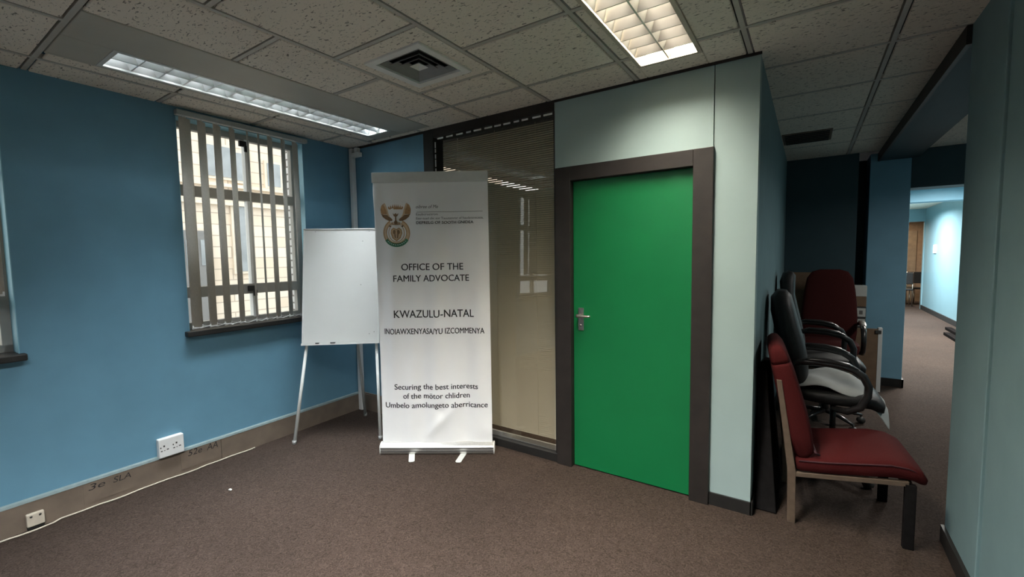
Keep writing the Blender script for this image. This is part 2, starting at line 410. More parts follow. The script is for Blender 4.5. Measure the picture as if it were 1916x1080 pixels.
# skirtings
b = MB(); b.box((0, -3.2, 0), (.016, 1.462, .158)); b.box((0, 1.466, 0), (.016, 2.78, .158))
b.box((.016, .69, .03), (.019, .93, .150)); b.box((.016, 1.20, .03), (.019, 1.462, .150))
skl = struct(b.build('baseboard_left', M['skirt_brown'], matrix=LM))
b = MB(); b.prism([(0, -3.2, .158), (.018, -3.2, .158), (.013, -3.2, .172), (0, -3.2, .178)], (0, 5.98, 0)); b.build('capping', mat('skirting_capping', (.19, .25, .255), .5, noise=.1), parent=skl)['label'] = 'pale blue painted capping strip'
b = MB(); b.box((-3.70, YP - .016, 0), (-2.747, YP, .158)); b.box((-3.70, YP - .010, .158), (-2.747, YP, .172)); struct(b.build('baseboard_back', M['skirt_brown']))
b = MB(); b.box((-.47, YP - .012, 0), (-.236, YP, .075)); b.box((-.242, YP - .012, 0), (-.230, 6.2, .075)); struct(b.build('baseboard_partition', M['black']))
b = MB(); b.box((.525, 6.335, 0), (.90, 6.35, .09)); b.box((.885, 6.335, 0), (.90, 6.62, .09)); struct(b.build('baseboard_pillar', M['black']))
b = MB(); b.box((.604, -3, 0), (.632, 3.05, .085)); struct(b.build('baseboard_right', M['black']))
b = MB(); b.box((2.43, 9.3, 0), (2.45, 15.3, .11)); struct(b.build('baseboard_corridor', M['black']))

# ------------------------------------------------------------------ windows in the left wall
def window(name, w, mull, handles):
    root = thing(name, None, None, matrix=LM, kind='structure')
    y0, y1, z0, z1 = w; d0, d1 = -.16, -.11
    b = MB()
    b.box((d0, y0, z0), (d1, y0 + .045, z1)); b.box((d0, y1 - .045, z0), (d1, y1, z1))
    b.box((d0, y0, z0), (d1, y1, z0 + .05)); b.box((d0, y0, z1 - .05), (d1, y1, z1))
    b.build('window_frame', M['win_frame'], root, bevel=.003)
    b = MB(); b.box((d0, y0 + .04, 1.985), (d1 + .01, y1 - .04, 2.06)); b.build('transom', M['win_frame'], root, bevel=.003)
    b = MB(); b.box((d0, y0 + .04, 1.235), (d1 + .012, y1 - .04, 1.315), bevel=.004); b.build('transom', M['win_frame'], root)
    b = MB(); b.box((d0, mull - .02, z0 + .04), (d1 + .005, mull + .02, z1 - .04), bevel=.004); b.build('mullion', M['win_light'], root)
    ya, yb = y0 + .045, mull - .02
    for (ya, yb) in ((y0 + .045, mull - .02), (mull + .02, y1 - .045)):
        for (za, zb) in ((z0 + .05, 1.235), (1.315, 1.985), (2.06, z1 - .05)):
            b = MB(); b.box((-.138, ya, za), (-.134, yb, zb)); b.build('pane', M['glass'], root)
    for hy, hz, s in handles:
        b = MB(); b.box((-.10, hy - .028, hz - .02), (-.075, hy + .028, hz + .025), bevel=.006)
        b.box((-.085, hy + .005, hz - .06), (-.065, hy + .035, hz - .01), bevel=.006)
        b.build('handle', M['black'], root)['label'] = 'black window catch'
    b = MB(); b.box((-.115, y0 + .001, z0 - .03), (0, y1 - .001, z0 + .006)); b.box((0.0, y0 - .03, z0 - .032), (.055, y1 + .02, z0 + .006), bevel=.006)
    b.build('sill', M['black'], root)['label'] = 'black painted window sill'
    return root
window('window_1', W1, 1.845, [(1.81, 1.275, 1), (1.80, 2.43, 1)])
window('window_2', W2, .05, [])

def slat_mesh(w, z0, z1):
    b = MB()
    def f(i, j):
        u = (i - .5) * w
        return Vector((.006 * (1 - (2 * i - 1) ** 2), u, z0 + (z1 - z0) * j))
    b.sheet(f, 6, 1); return b
SL = [(1.352, .070), (1.457, .052), (1.558, .050), (1.662, .041), (1.773, .010), (1.859, .012), (1.951, .038), (2.061, .037), (2.168, .049)]
def blind(name, label, w, slats, z0, z1):
    root = thing(name, label, 'window blind', matrix=LT(.012, 0, 0))
    b = MB(); b.box((.002, w[0] - .012, z1), (.048, w[1] + .012, z1 + .035), bevel=.004); b.build('head_rail', M['rail'], root)
    cam_l = LM.inverted() @ Vector((0, 0, 1.5))
    rng = random.Random(3); ends = []
    for y, pw in slats:
        va = math.atan2(y - cam_l.y, cam_l.x - .03)           # view direction against the wall normal
        W = .089
        d = math.asin(min(1, pw * math.cos(va) / W))
        a = PI / 2 - va - d
        o = slat_mesh(W, z0 + .012, z1 - .012)
        o = o.build('slat', M['blind'], root, solid=.0012); o.location = (.026, y, 0); o.rotation_euler = (0, 0, a + rng.uniform(-.03, .03))
        h = MB(); h.box((-.003, -.012, z1 - .014), (.003, .012, z1 + .002)); h.build('hanger', M['white'], o)
        wt = MB(); wt.box((-.003, -W / 2 + .002, z0), (.003, W / 2 - .002, z0 + .026), bevel=.001); wt.build('bottom_weight', M['white'], o)
        c, s_ = math.cos(a), math.sin(a)
        ends.append(((.026 + s_ * W / 2, y - c * W / 2), (.026 - s_ * W / 2, y + c * W / 2)))
    for side in (0, 1):
        pts = []
        for k, e in enumerate(ends):
            p = e[side]; pts.append((p[0], p[1], z0 + .015))
            if k < len(ends) - 1:
                q = ends[k + 1][side]; pts.append(((p[0] + q[0]) / 2, (p[1] + q[1]) / 2, z0 + .002))
        if len(pts) > 2: b = MB(); b.tube(pts, .0022, 6); b.build('link_chain', M['white'], root)
    return root
blind('vertical_blind', 'grey vertical blind of nine slats hanging over the window beside the easel', W1, SL, 1.022, 2.512)
blind('vertical_blind', 'white vertical blind slat ends at the far left window edge', W2, [(-.35, .07), (-.23, .07), (-.1, .07), (.02, .07), (.14, .07), (.27, .07), (.405, .085)], 1.33, 2.512)

# outside
b = MB()
b.box((-15, -6, -6), (-14, 20, 14))
bl = b.build('neighbouring_building', M['stone']); tag(bl, 'beige stone block building seen outside through the blind slats', 'building')
for (ya, yb, za, zb, arch) in [(5.63, 5.85, 3.9, 4.75, 0), (6.28, 6.62, 1.2, 3.15, 0), (6.40, 6.75, 3.85, 4.65, 1), (5.98, 6.28, 3.9, 4.75, 1), (7.3, 7.7, 3.8, 4.5, 0)]:
    b = MB(); b.box((-14.02, ya - .07, za - .07), (-13.92, yb + .07, zb + .07)); fr = b.build('window_surround', M['stone_plain'], bl)
    b = MB(); b.box((-13.93, ya, za), (-13.90, yb, zb)); b.build('window_glazing', M['ext_glass'], fr)
for z in (3.62, 3.1, 5.2): 
    b = MB(); b.box((-14.02, 3, z), (-13.82, 12, z + .09)); b.build('string_course', M['stone_plain'], bl)
b = MB(); b.box((-14.02, 3.9, -1), (-13.85, 5.62, 2.35)); ent = b.build('entrance_bay', M['ext_grey'], bl)
for ya, yb in ((5.0, 5.15), (5.35, 5.5), (4.4, 4.6)):
    b = MB(); b.box((-13.86, ya, 1.4), (-13.83, yb, 2.1)); b.build('entrance_window', M['ext_glass'], ent)
b = MB(); b.box((-4.66, 2.60, -3), (-3.95, 3.0, 5)); tag(b.build('brick_pier', M['wbrick']), 'whitewashed brick pier outside at the right edge of the window', 'pier')
b = MB(); b.box((-14, -20, -4.2), (-4.5, 30, -4)); struct(b.build('trim_6', M['ext_grey']))

# ------------------------------------------------------------------ glazed partition panel beside the door
gz = thing('glazed_partition', 'tall black framed glass panel with closed venetian blind beside green door', 'glass panel', (-2.12, YP, 0))
def gx(x): return x + 2.12
b = MB(); b.box((gx(-2.747), -.012, 0), (gx(-2.635), .115, H)); b.build('stile', M['black'], gz, bevel=.003)
b = MB(); b.box((gx(-2.635), -.012, 2.505), (gx(-1.492), .115, H)); b.build('top_rail', M['jamb'], gz, bevel=.003)
b = MB(); b.box((gx(-2.635), -.012, 0), (gx(-1.476), .115, .062)); b.build('bottom_rail', M['black'], gz, bevel=.003)
b = MB(); b.box((gx(-1.500), .0, .062), (gx(-1.490), .115, 2.505)); b.build('stile', M['black'], gz)
dz = R(-2.5); tx = R(-1.0)
b = MB(); b.box((gx(-2.625), -.002, -1.205), (gx(-1.515), .002, 1.205)); g = b.build('glass_pane', M['part_glass'], gz)
g.location = (gx(-2.07), .056, 1.283); g.data.transform(Matrix.Translation((-(gx(-2.07)), 0, 0))); g.rotation_euler = (tx, 0, dz)
b = MB(); b.box((gx(-2.635), .030, .062), (gx(-1.500), .045, .105), bevel=.003); b.build('glazing_bead', M['alu'], gz)['label'] = 'dull aluminium bead along the bottom of the glass'
b = MB()
n = 148
for k in range(n):
    z = .12 + k * (2.36 / n)
    b.quad([(gx(-2.62), .089, z), (gx(-1.51), .089, z), (gx(-1.51), .100, z + .0150), (gx(-2.62), .100, z + .0150)])
vb = b.build('venetian_blind', M['slat'], gz)
for xx in (-2.45, -2.07, -1.70):
    b = MB(); b.box((gx(xx) - .0015, .0865, .12), (gx(xx) + .0015, .0875, 2.49)); b.build('ladder_tape', M['slat'], vb)
b = MB(); rng = random.Random(5)  # white dashes imitate light leaking round the glass edge
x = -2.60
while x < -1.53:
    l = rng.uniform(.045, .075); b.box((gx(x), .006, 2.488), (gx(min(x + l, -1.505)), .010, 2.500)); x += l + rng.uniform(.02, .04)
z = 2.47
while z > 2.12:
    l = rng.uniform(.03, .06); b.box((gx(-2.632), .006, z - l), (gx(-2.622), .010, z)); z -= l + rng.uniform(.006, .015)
b.build('edge_light_dash', M['edge_light'], gz)['label'] = 'white dashes painted as leaking light along the top and left glass edge'

# ------------------------------------------------------------------ green door
dr = thing('door_1', None, None, (-.965, YP, 0), kind='structure')
def dx(x): return x + .965
b = MB(); b.box((dx(-1.478), -.028, 0), (dx(-1.362), .1, 2.108), bevel=.003); b.build('jamb', M['jamb'], dr)
b = MB(); b.box((dx(-.572), -.028, 0), (dx(-.462), .1, 2.108), bevel=.003); b.build('jamb', M['jamb'], dr)
b = MB(); b.box((dx(-1.362), -.028, 2.012), (dx(-.572), .1, 2.108), bevel=.003); b.build('lintel', M['jamb'], dr)
b = MB(); b.box((dx(-1.359), .014, .008), (dx(-.575), .056, 2.009), bevel=.002); lf = b.build('door_leaf', M['green'], dr)
b = MB(); b.box((dx(-1.322), .006, .985), (dx(-1.280), .014, 1.142), bevel=.003); hd = b.build('handle_plate', M['steel'], lf)
b = MB(); b.cyl((dx(-1.302), .012, 1.09), (dx(-1.302), -.035, 1.09), .011)
b.tube([(dx(-1.312), -.035, 1.09), (dx(-1.30), -.040, 1.091), (dx(-1.27), -.040, 1.090), (dx(-1.225), -.038, 1.090), (dx(-1.213), -.033, 1.091)], [.012, .012, .009, .008, .006], 12)
b.cyl((dx(-1.302), .010, 1.02), (dx(-1.302), .003, 1.02), .007)
b.build('lever', M['steel'], hd)

# ------------------------------------------------------------------ conduit in the corner
ct = thing('cable_trunking', 'white plastic trunking running up the wall corner behind the easel', 'trunking', (-3.62, YP - .03, 0))
b = MB(); b.box((-.085, -.02, .0), (-.040, .022, 2.56), bevel=.003); b.build('upright', M['white'], ct)
b = MB(); b.box((-.040, -.02, 2.475), (.06, .022, 2.515), bevel=.003); b.build('branch', M['white'], ct)
b = MB(); b.box((-.005, -.02, 2.515), (.035, .022, 2.56), bevel=.003); b.build('riser', M['white'], ct)

# ------------------------------------------------------------------ sockets, handwriting, cable, crumb
so = thing('wall_socket', 'white double power socket mounted on the blue wall above the skirting', 'socket', matrix=LT(0, 1.145, .166))
b = MB(); b.box((0, -.074, 0), (.040, .074, .132), bevel=.006, seg=3); b.build('box', M['white'], so)
for yy in (-.036, .036):
    b = MB(); b.box((.0395, yy - .012, .074), (.0407, yy - .003, .086)); b.box((.0395, yy - .03, .068), (.0407, yy - .024, .078))
    b.box((.0395, yy - .028, .046), (.0407, yy - .018, .053)); b.box((.0395, yy + .006, .050), (.0407, yy + .018, .057)); b.box((.0395, yy - .010, .048), (.0407, yy - .002, .052))
    b.build('socket_holes', M['grime'], so)
s2 = thing('skirting_socket', 'small cream socket plate fixed to the brown skirting', 'socket', matrix=LT(.016, .481, .022))
b = MB(); b.box((0, -.036, 0), (.026, .036, .074), bevel=.006, seg=3); b.build('plate', M['cream'], s2)
for yy in (-.018, .018): b = MB(); b.cyl((.0255, yy, .058), (.0268, yy, .058), .006, 10); b.build('screw', M['grime'], s2)
b = MB(); b.box((0, -.034, -.018), (.018, .034, .0), bevel=.003); b.build('cable_entry', M['black'], s2)
b = MB(); rng = random.Random(9); pts = []
for k in range(60):
    y = -.3 + k * (2.0 / 59); w_ = .010 * math.sin(y * 9) + .006 * math.sin(y * 23 + 1)
    pts.append((.026 + abs(w_) * .9 + (.02 if y < .55 else 0) * (1 - abs(y - .48)) , y, .0055))
b.tube(pts, .005, 8)
tag(b.build('cable', M['cream'], matrix=LM), 'thin cream cable lying along the foot of the brown skirting', 'cable')
b = MB(); bmesh.ops.create_icosphere(b.bm, subdivisions=2, radius=.011)
for v in b.bm.verts: v.co = Vector((v.co.x * 1.3, v.co.y * .8, v.co.z * .55)) * random.uniform(.85, 1.15)
cr = b.build('paper_crumb', M['paper']); cr.location = (-3.111, 1.281, .006); tag(cr, 'tiny white paper crumb lying alone on the brown carpet', 'litter')

# ------------------------------------------------------------------ text
def text_mesh(body, width, cap, shear=0.0, off=0.0):
    cu = bpy.data.curves.new('t', 'FONT'); cu.body = body; cu.size = 1; cu.resolution_u = 4; cu.shear = shear; cu.offset = off
    o = bpy.data.objects.new('t', cu); COL.objects.link(o)
    bpy.context.view_layer.update()
    me = bpy.data.meshes.new_from_object(o.evaluated_get(bpy.context.evaluated_depsgraph_get()))
    bpy.data.objects.remove(o); bpy.data.curves.remove(cu)
    x0 = min(v.co.x for v in me.vertices); x1 = max(v.co.x for v in me.vertices)
    for v in me.vertices: v.co = Vector(((v.co.x - x0) / (x1 - x0) * width, v.co.y / .729 * cap, 0))
    return me
def text_obj(name, body, u, z, width, cap, m, parent, xf, shear=0.0, bold=0.0):
    me = text_mesh(body, width, cap, shear); me.name = name
    if bold:
        bm = bmesh.new(); bm.from_mesh(me)
        g = bmesh.ops.duplicate(bm, geom=bm.verts[:] + bm.edges[:] + bm.faces[:])
        for e in g['geom']:
            if isinstance(e, bmesh.types.BMVert): e.co.x += bold; e.co.y += bold * .5; e.co.z += .0001
        bm.to_mesh(me); bm.free()
    for v in me.vertices: q = xf(u + v.co.x, z + v.co.y); q.y -= v.co.z; v.co = q
    me.materials.append(m)
    o = bpy.data.objects.new(name, me); COL.objects.link(o); o.parent = parent
    return o
skf = lambda u, z: Vector((.0196, u, z))
for body, u, z, wd, cap in (('52e', 1.245, .112, .09, .045), ('AA', 1.365, .109, .075, .05), ('3e', .712, .108, .08, .04), ('SLA', .83, .106, .09, .038)):
    o = text_obj('handwriting', body, u, z, wd, cap, M['ink'], skl, skf, shear=.2); o['label'] = 'faded dark marker scribble'

# ------------------------------------------------------------------ roll-up banner
BA = R(32.537)
bn = thing('banner_stand', 'white roll-up banner stand for the office of the family advocate', 'banner', (-2.712, 2.194, 0), BA)
BW, BT = .866, 2.07
def wave(u, z):
    t = min(1, max(0, (z - .08) / 2.0))
    w_ = .0045 * math.sin(u * 21 + z * 1.1 + .4) + .003 * math.sin(u * 38 - z * 1.7 + 2) + .004 * math.sin(u * 9.5 + 1 + z * .6)
    w_ *= math.sin(PI * min(1, .12 + t * .9)) ** .5 if t < .97 else .3
    c = .008 * math.exp(-(((u - .5) - (z - .28) * .9) / .05) ** 2) * math.exp(-((z - .25) / .12) ** 2)
    c += .012 * math.exp(-((u - .03) / .035) ** 2) * math.exp(-((z - 1.98) / .09) ** 2)
    c += .006 * math.exp(-((u - .82) / .05) ** 2) * math.exp(-((z - .17) / .07) ** 2)
    c -= .006 * math.exp(-(((u - .47) + (z - .3) * .4) / .04) ** 2) * math.exp(-((z - .33) / .06) ** 2)
    return w_ * 2.0 - c * 1.6
b = MB(); b.sheet(lambda i, j: Vector((.006 + i * (BW - .012), wave(.006 + i * (BW - .012), .07 + j * (BT - .07)), .07 + j * (BT - .07))), 90, 150)
sheet = b.build('banner_sheet', M['sheet'], bn, solid=.0008)
b = MB(); b.box((-.003, -.012, 2.064), (BW - .004, .012, 2.140), bevel=.005); b.build('top_rail', M['white_metal'], bn)
b = MB(); b.cyl((.43, .03, .06), (.43, .03, 2.125), .008, 12); b.build('support_pole', M['alu'], bn)
# cassette
prof = [(-.035, .004), (-.040, .02), (-.040, .055), (-.034, .066), (-.010, .082), (.01, .084), (.03, .078), (.055, .05), (.058, .02), (.05, .004)]
b = MB(); b.loft([[(x, p[0], p[1]) for p in prof] for x in (0.0, .869)], smooth=False); cs = b.build('cassette', M['alu'], bn, bevel=.003)
b = MB(); b.box((.0, -.0425, .024), (.869, -.039, .030), bevel=.001); b.box((.0, -.0425, .046), (.869, -.039, .050), bevel=.001); b.build('groove_strip', M['grime'], cs)
for x in (-.006, .869): b = MB(); b.loft([[(xx, p[0] * 1.04, p[1]) for p in prof] for xx in (x, x + .006)], smooth=False); b.build('end_cap', M['white'], cs)
for u, tx_, ty in ((.233, .038, -.165), (.645, -.030, -.175)):
    d = Vector((tx_, ty, 0)); nn = Vector((-d.y, d.x, 0)).normalized() * .022
    o_ = Vector((u, .0, .0)); tip = o_ + d
    pts = [o_ - nn, tip - nn * .98 - d * .06, tip - nn * .6, tip + nn * .6, tip + nn * .98 - d * .06, o_ + nn]
    b = MB(); b.prism([Vector((p.x, p.y, .001)) for p in pts], (0, 0, .004)); b.build('foot', M['white_metal'], bn)
bx = lambda u, z: Vector((u, wave(u, z) - .0016, z))
lines = [('OFFICE OF THE', .197, 1.412, .465, .052, 'ink', 0), ('FAMILY ADVOCATE', .137, 1.327, .567, .050, 'ink', 0),
         ('KWAZULU-NATAL', .132, 1.053, .603, .060, 'ink', 0), ('INOIAWXENYASA/YU IZCOMMENYA', .049, .927, .764, .045, 'ink', 0),
         ('Securing the best interests', .115, .498, .640, .044, 'ink', 0), ('of the m\u00f6tor chlidren', .180, .427, .509, .044, 'ink', 0),
         ('Umbelo amolungeto aberricance', .037, .354, .790, .044, 'ink', 0),
         ('oibree of Me', .322, 1.872, .165, .026, 'ink_grey', .25), ('Eaubcructron', .322, 1.820, .160, .017, 'ink_grey', 0),
         ('Easr-tuad cbc sor Tauutatnror of haudatanacaoa,', .322, 1.790, .500, .017, 'ink_grey', 0), ('DEPRELG OF SOOTH GNIDEA', .322, 1.756, .425, .021, 'ink', 0)]
for body, u, z, wd, cap, mm, sh in lines:
    o = text_obj('lettering', body, u, z, wd, cap, M[mm], sheet, bx, sh, (.0012 if cap < .022 else .0018) if mm == 'ink' else .0004)
    o['label'] = ('black' if mm == 'ink' else 'grey') + ' printed line reading ' + body.rstrip(',')
b = MB()
for k in range(20): b.quad([bx(.326 + k * .0246, 1.843), bx(.326 + (k + 1) * .0246, 1.843), bx(.326 + (k + 1) * .0246, 1.8455), bx(.326 + k * .0246, 1.8455)])
b.build('ruled_line', M['ink_grey'], sheet)
# emblem
b = MB(); EM = [M['gold'], M['gold_light'], M['bronze'], M['ink_green'], M['sheet'], M['ink']]
def ep(X, Y, lay): 
    u = .053 + (X - 215) * .000575; z = 1.917 - (Y - 420) * .000613
    v = bx(u, z); v.y -= .0004 * lay; return v
def epoly(pts, mi, lay=0): b.poly([ep(x, y, lay) for x, y in pts], mi)
def mir(pts): return [(832 - x, y) for x, y in pts]
def ell(cx, cy, rx, ry, a0, a1, n): return [(cx + rx * math.cos(R(a0 + (a1 - a0) * k / n)), cy + ry * math.sin(R(a0 + (a1 - a0) * k / n))) for k in range(n + 1)]
def band(cx, cy, rx, ry, w_, a0, a1, mi, lay, n=28):
    o1 = ell(cx, cy, rx, ry, a0, a1, n); i1 = ell(cx, cy, rx - w_, ry - w_, a0, a1, n)
    for k in range(n): epoly([o1[k], o1[k + 1], i1[k + 1], i1[k]], mi, lay)
for f in (lambda p: p, mir):
    epoly(f([(278, 422), (262, 440), (290, 500), (302, 545), (325, 590), (300, 560), (245, 560), (222, 545), (218, 500), (232, 455), (255, 435)]), 0)
    epoly(f([(278, 422), (292, 455), (312, 505), (326, 560), (345, 590), (300, 565), (290, 500), (266, 440)]), 1)
    epoly(f([(222, 548), (250, 562), (298, 565), (340, 592), (375, 620), (372, 640), (330, 640), (285, 620), (245, 590)]), 2)
    for q in range(4): epoly(f([(232 + q * 14, 455 + q * 6), (236 + q * 14, 452 + q * 6), (250 + q * 12, 545), (246 + q * 12, 547)]), 1, 1)
    epoly(f([(318, 480), (330, 462), (345, 488), (352, 447), (368, 484), (382, 440), (394, 482), (405, 436), (416, 480), (416, 500), (330, 500)]), 0)
epoly([(380, 548), (400, 562), (416, 545), (432, 562), (455, 548), (440, 580), (425, 590), (425, 630), (440, 660), (416, 690), (392, 660), (408, 630), (408, 590), (392, 580)], 2)
epoly(ell(416, 672, 58, 20, 0, 350, 20), 1, 0)
for k in range(7): epoly([(360 + k * 17, 655), (368 + k * 17, 655), (372 + k * 17, 690), (362 + k * 17, 690)], 2, 1)
band(420, 785, 176, 168, 52, -62, 242, 1, 0)
band(420, 785, 176, 168, 14, -62, 242, 0, 1)
band(420, 785, 134, 130, 9, -62, 242, 0, 1)
band(420, 785, 103, 112, 8, -55, 235, 0, 1)
band(420, 785, 179, 171, 42, 32, 148, 3, 2)
for k in range(10):
    a = 42 + k * 10
    c_ = ell(420, 785, 158, 150, a, a + 5, 1); d_ = ell(420, 785, 151, 143, a, a + 5, 1); epoly([c_[0], c_[1], d_[1], d_[0]], 4, 3)
epoly([(355, 745), (385, 722), (420, 740), (455, 722), (485, 745), (492, 790), (470, 850), (420, 888), (370, 850), (348, 790)], 0, 1)
epoly([(366, 752), (388, 735), (420, 752), (452, 735), (474, 752), (480, 790), (460, 842), (420, 874), (380, 842), (360, 790)], 1, 2)
for f in (lambda p: p, lambda p: [(840 - x, y) for x, y in p]):
    epoly(f([(385, 752), (405, 748), (412, 770), (408, 800), (414, 850), (400, 846), (394, 800), (380, 795), (376, 768)]), 2, 3)
    epoly(f([(330, 700), (348, 692), (352, 706), (336, 716)]), 5, 2)
b.build('emblem', EM, sheet)['label'] = 'gold coat of arms with spread wings, sun, shield and green ribbon'

# ------------------------------------------------------------------ flip-chart easel
EA = math.atan2(.44, .528)
ez = thing('flipchart_easel', 'white flip-chart easel with blank board standing in the window corner', 'easel', (-3.456, 1.917, 0), EA)
la = R(10); LV = Vector((0, math.sin(la), math.cos(la))); LN = Vector((0, -math.cos(la), math.sin(la)))
def ev(u, v, n=0): return Vector((u, 0, 0)) + LV * v + LN * n
def ebox(b, u0, u1, v0, v1, n0, n1, mi=0):
    P = [ev(u, v, n) for n in (n0, n1) for (u, v) in ((u0, v0), (u1, v0), (u1, v1), (u0, v1))]
    b.prism(P[:4], P[4] - P[0], mi)
b = MB(); ebox(b, .058, .676, .815, 1.785, .006, .020)
for v in b.bm.verts: 
    t = ((v.co.z / math.cos(la)) - .815) / .97
bd = b.build('writing_board', M['board'], ez, bevel=.002)
b = MB(); ebox(b, .052, .064, .80, 1.79, .002, .024); ebox(b, .670, .682, .80, 1.79, .002, .024); ebox(b, .052, .682, 1.783, 1.792, .002, .024)
b.build('board_edging', M['white_metal'], bd)
b = MB(); ebox(b, .050, .684, .797, .815, .0, .034); b.build('pen_ledge', M['white_metal'], ez)
for u0, u1 in ((.165, .195), (.285, .325)): b = MB(); ebox(b, u0, u1, .808, .818, .022, .036); b.build('clip', M['black'], ez)
for u, v in ((.15, 1.765), (.60, 1.765), (.545, 1.68), (.53, 1.30), (.60, .88), (.64, .895)): b = MB(); b.cyl(ev(u, v, .0195), ev(u, v, .0208), .0035, 10); b.build('stain', M['ink_grey'], bd)
def leg(a, c, r0=.014, r1=.012): b = MB(); b.tube([a, c], [r0, r1], 12); return b
leg(ev(.0, .004), ev(.085, .80)).build('leg', M['white_metal'], ez)
leg(ev(.687, .004), ev(.655, .80)).build('leg', M['white_metal'], ez)
bk = Matrix.Rotation(-EA, 3, 'Z') @ Vector((-3.498 + 3.456, 2.65 - 1.917, 0)); bk.z = .004
leg(bk, ev(.40, 1.70, -.02)).build('leg', M['white_metal'], ez)
for pt in (ev(0, .0), ev(.687, .0), bk): b = MB(); b.cyl((pt.x, pt.y, .0), (pt.x, pt.y, .03), .016, 12); b.build('foot_cap', M['vent_grey'], ez)

# ------------------------------------------------------------------ ceiling fixtures
def luminaire(name, label, cx, cy, wd, ln, tube_m, refl, nblade, ntube, watt, colr, spread, frame_m, pan=None):
    root = thing(name, label, 'ceiling light', (cx, cy, H), 0, 'recessed ceiling lights')
    hw, hl, t = wd / 2, ln / 2, .018
    b = MB(); zt = .195
    b.box((-hw, -hl, zt), (hw, hl, zt + .01)); b.box((-hw - .008, -hl, 0.004), (-hw, hl, zt)); b.box((hw, -hl, 0.004), (hw + .008, hl, zt))
    b.box((-hw, -hl - .008, 0.004), (hw, -hl, zt)); b.box((-hw, hl, 0.004), (hw, hl + .008, zt)); b.build('housing', refl, root)
    b = MB()
    b.box((-hw - t, -hl - t, -.006), (-hw + .004, hl + t, .006)); b.box((hw - .004, -hl - t, -.006), (hw + t, hl + t, .006))
    b.box((-hw + .004, -hl - t, -.006), (hw - .004, -hl + .004, .006)); b.box((-hw + .004, hl - .004, -.006), (hw - .004, hl + t, .006))
    b.build('frame', frame_m, root, bevel=.002)
    # mirror reflectors: side wings and central spine
    for s in (-1, 1):
        b = MB(); b.loft([[(s * (hw - .001), y, .005), (s * (hw - .004), y, .006), (s * (hw - .030), y, .052), (s * (hw - .001), y, .06)] for y in (-hl, hl)], smooth=False)
        b.build('side_reflector', refl, root)
    b = MB(); b.prism([(-.004, -hl, .003), (.004, -hl, .003), (.030, -hl, .052), (-.030, -hl, .052)], (0, ln, 0)); b.build('spine_reflector', refl, root)
    bm = MB(); bm.prism([(-hw + .006, -.003, .004), (-hw + .006, .003, .004), (-hw + .006, .032, .052), (-hw + .006, -.032, .052)], (wd - .012, 0, 0))
    first = bm.build('louvre_blade', refl, root)
    step = ln / (nblade + 1)
    for k in range(nblade):
        o = first if k == 0 else first.copy()
        if k: COL.objects.link(o); o.parent = root
        o.location = (0, -hl + step * (k + 1), 0)
    for k in range(ntube):
        x = 0 if ntube == 1 else (k - .5) * wd * .5
        b = MB(); b.cyl((x, -hl + .03, .140), (x, hl - .03, .140), .013, 14); tb = b.build('fluorescent_tube', tube_m, root)
        for ya, yb in ((-hl + .002, -hl + .03), (hl - .03, hl - .002)): b = MB(); b.cyl((x, ya, .140), (x, yb, .140), .015, 14); b.build('tube_cap', M['alu'], tb)
    if pan:
        x0, x1, y0, y1 = pan; b = MB()
        b.box((x0 - cx, y0 - cy, -.004), (-hw - t, y1 - cy, .02)); b.box((hw + t, y0 - cy, -.004), (x1 - cx, y1 - cy, .02))
        b.box((-hw - t, y0 - cy, -.004), (hw + t, -hl - t, .02)); b.box((-hw - t, hl + t, -.004), (hw + t, y1 - cy, .02))
        b.build('ceiling_pan', M['pan'], root, bevel=.004)['label'] = 'plain cream metal pan round the light'
    li = bpy.data.lights.new(name + '_lamp', 'AREA'); li.shape = 'RECTANGLE'; li.size = wd - .03; li.size_y = ln - .03
    li.energy = watt; li.color = colr; li.spread = R(spread)
    lo = bpy.data.objects.new('lamp', li); COL.objects.link(lo); lo.parent = root; lo.location = (0, 0, .115)
    return root
luminaire('ceiling_light', 'long narrow louvred ceiling light parallel to the left window wall', -3.085, 1.70, .262, 1.75, M['tube_cool'], M['mirror'], 13, 1, 30, (.88, .95, 1.0), 62, M['white_metal'], (-3.258, -2.60, .614, 2.70))
luminaire('ceiling_light', 'bright warm louvred ceiling light above the green door', LR[0], LR[1], .308, 1.77, M['tube_warm'], M['mirror_warm'], 15, 2, 105, (1.0, .92, .79), 130, M['cream'])
luminaire('ceiling_light', 'unseen louvred fill light added over the near end of the room', -1.22, -.27, .30, 1.75, M['tube_cool'], M['mirror'], 13, 1, 400, (.96, .98, 1.0), 144, M['alu'])  # unseen light added as fill for the banner and lower left wall

# square air diffuser
av = thing('air_diffuser', 'square white ceiling air diffuser with stepped dark louvre rings', 'air vent', (-1.845, 1.845, H))
b = MB()
def ring(b, s0, s1, z0, z1):      # sloping square ring
    A = [(-s0, -s0, z0), (s0, -s0, z0), (s0, s0, z0), (-s0, s0, z0)]; B = [(-s1, -s1, z1), (s1, -s1, z1), (s1, s1, z1), (-s1, s1, z1)]
    for k in range(4): b.quad([A[k], A[(k + 1) % 4], B[(k + 1) % 4], B[k]])
ring(b, .208, .165, -.010, -.008); ring(b, .208, .208, -.010, .01); ring(b, .165, .160, -.008, .02); b.build('diffuser_frame', M['vent_white'], av, solid=.003)
for k, s_ in enumerate((.150, .112, .074)):
    b = MB(); ring(b, s_, s_ - .027, -.004, .020); b.build('louvre_ring', M['vent_grey'], av, solid=.002)
b = MB(); ring(b, .036, .004, -.004, .022); b.build('centre_cone', M['vent_white'], av, solid=.002)
b = MB(); b.box((-.2, -.2, .10), (.2, .2, .11)); ring(b, .2, .2, .02, .10); b.build('plenum', M['dark'], av)
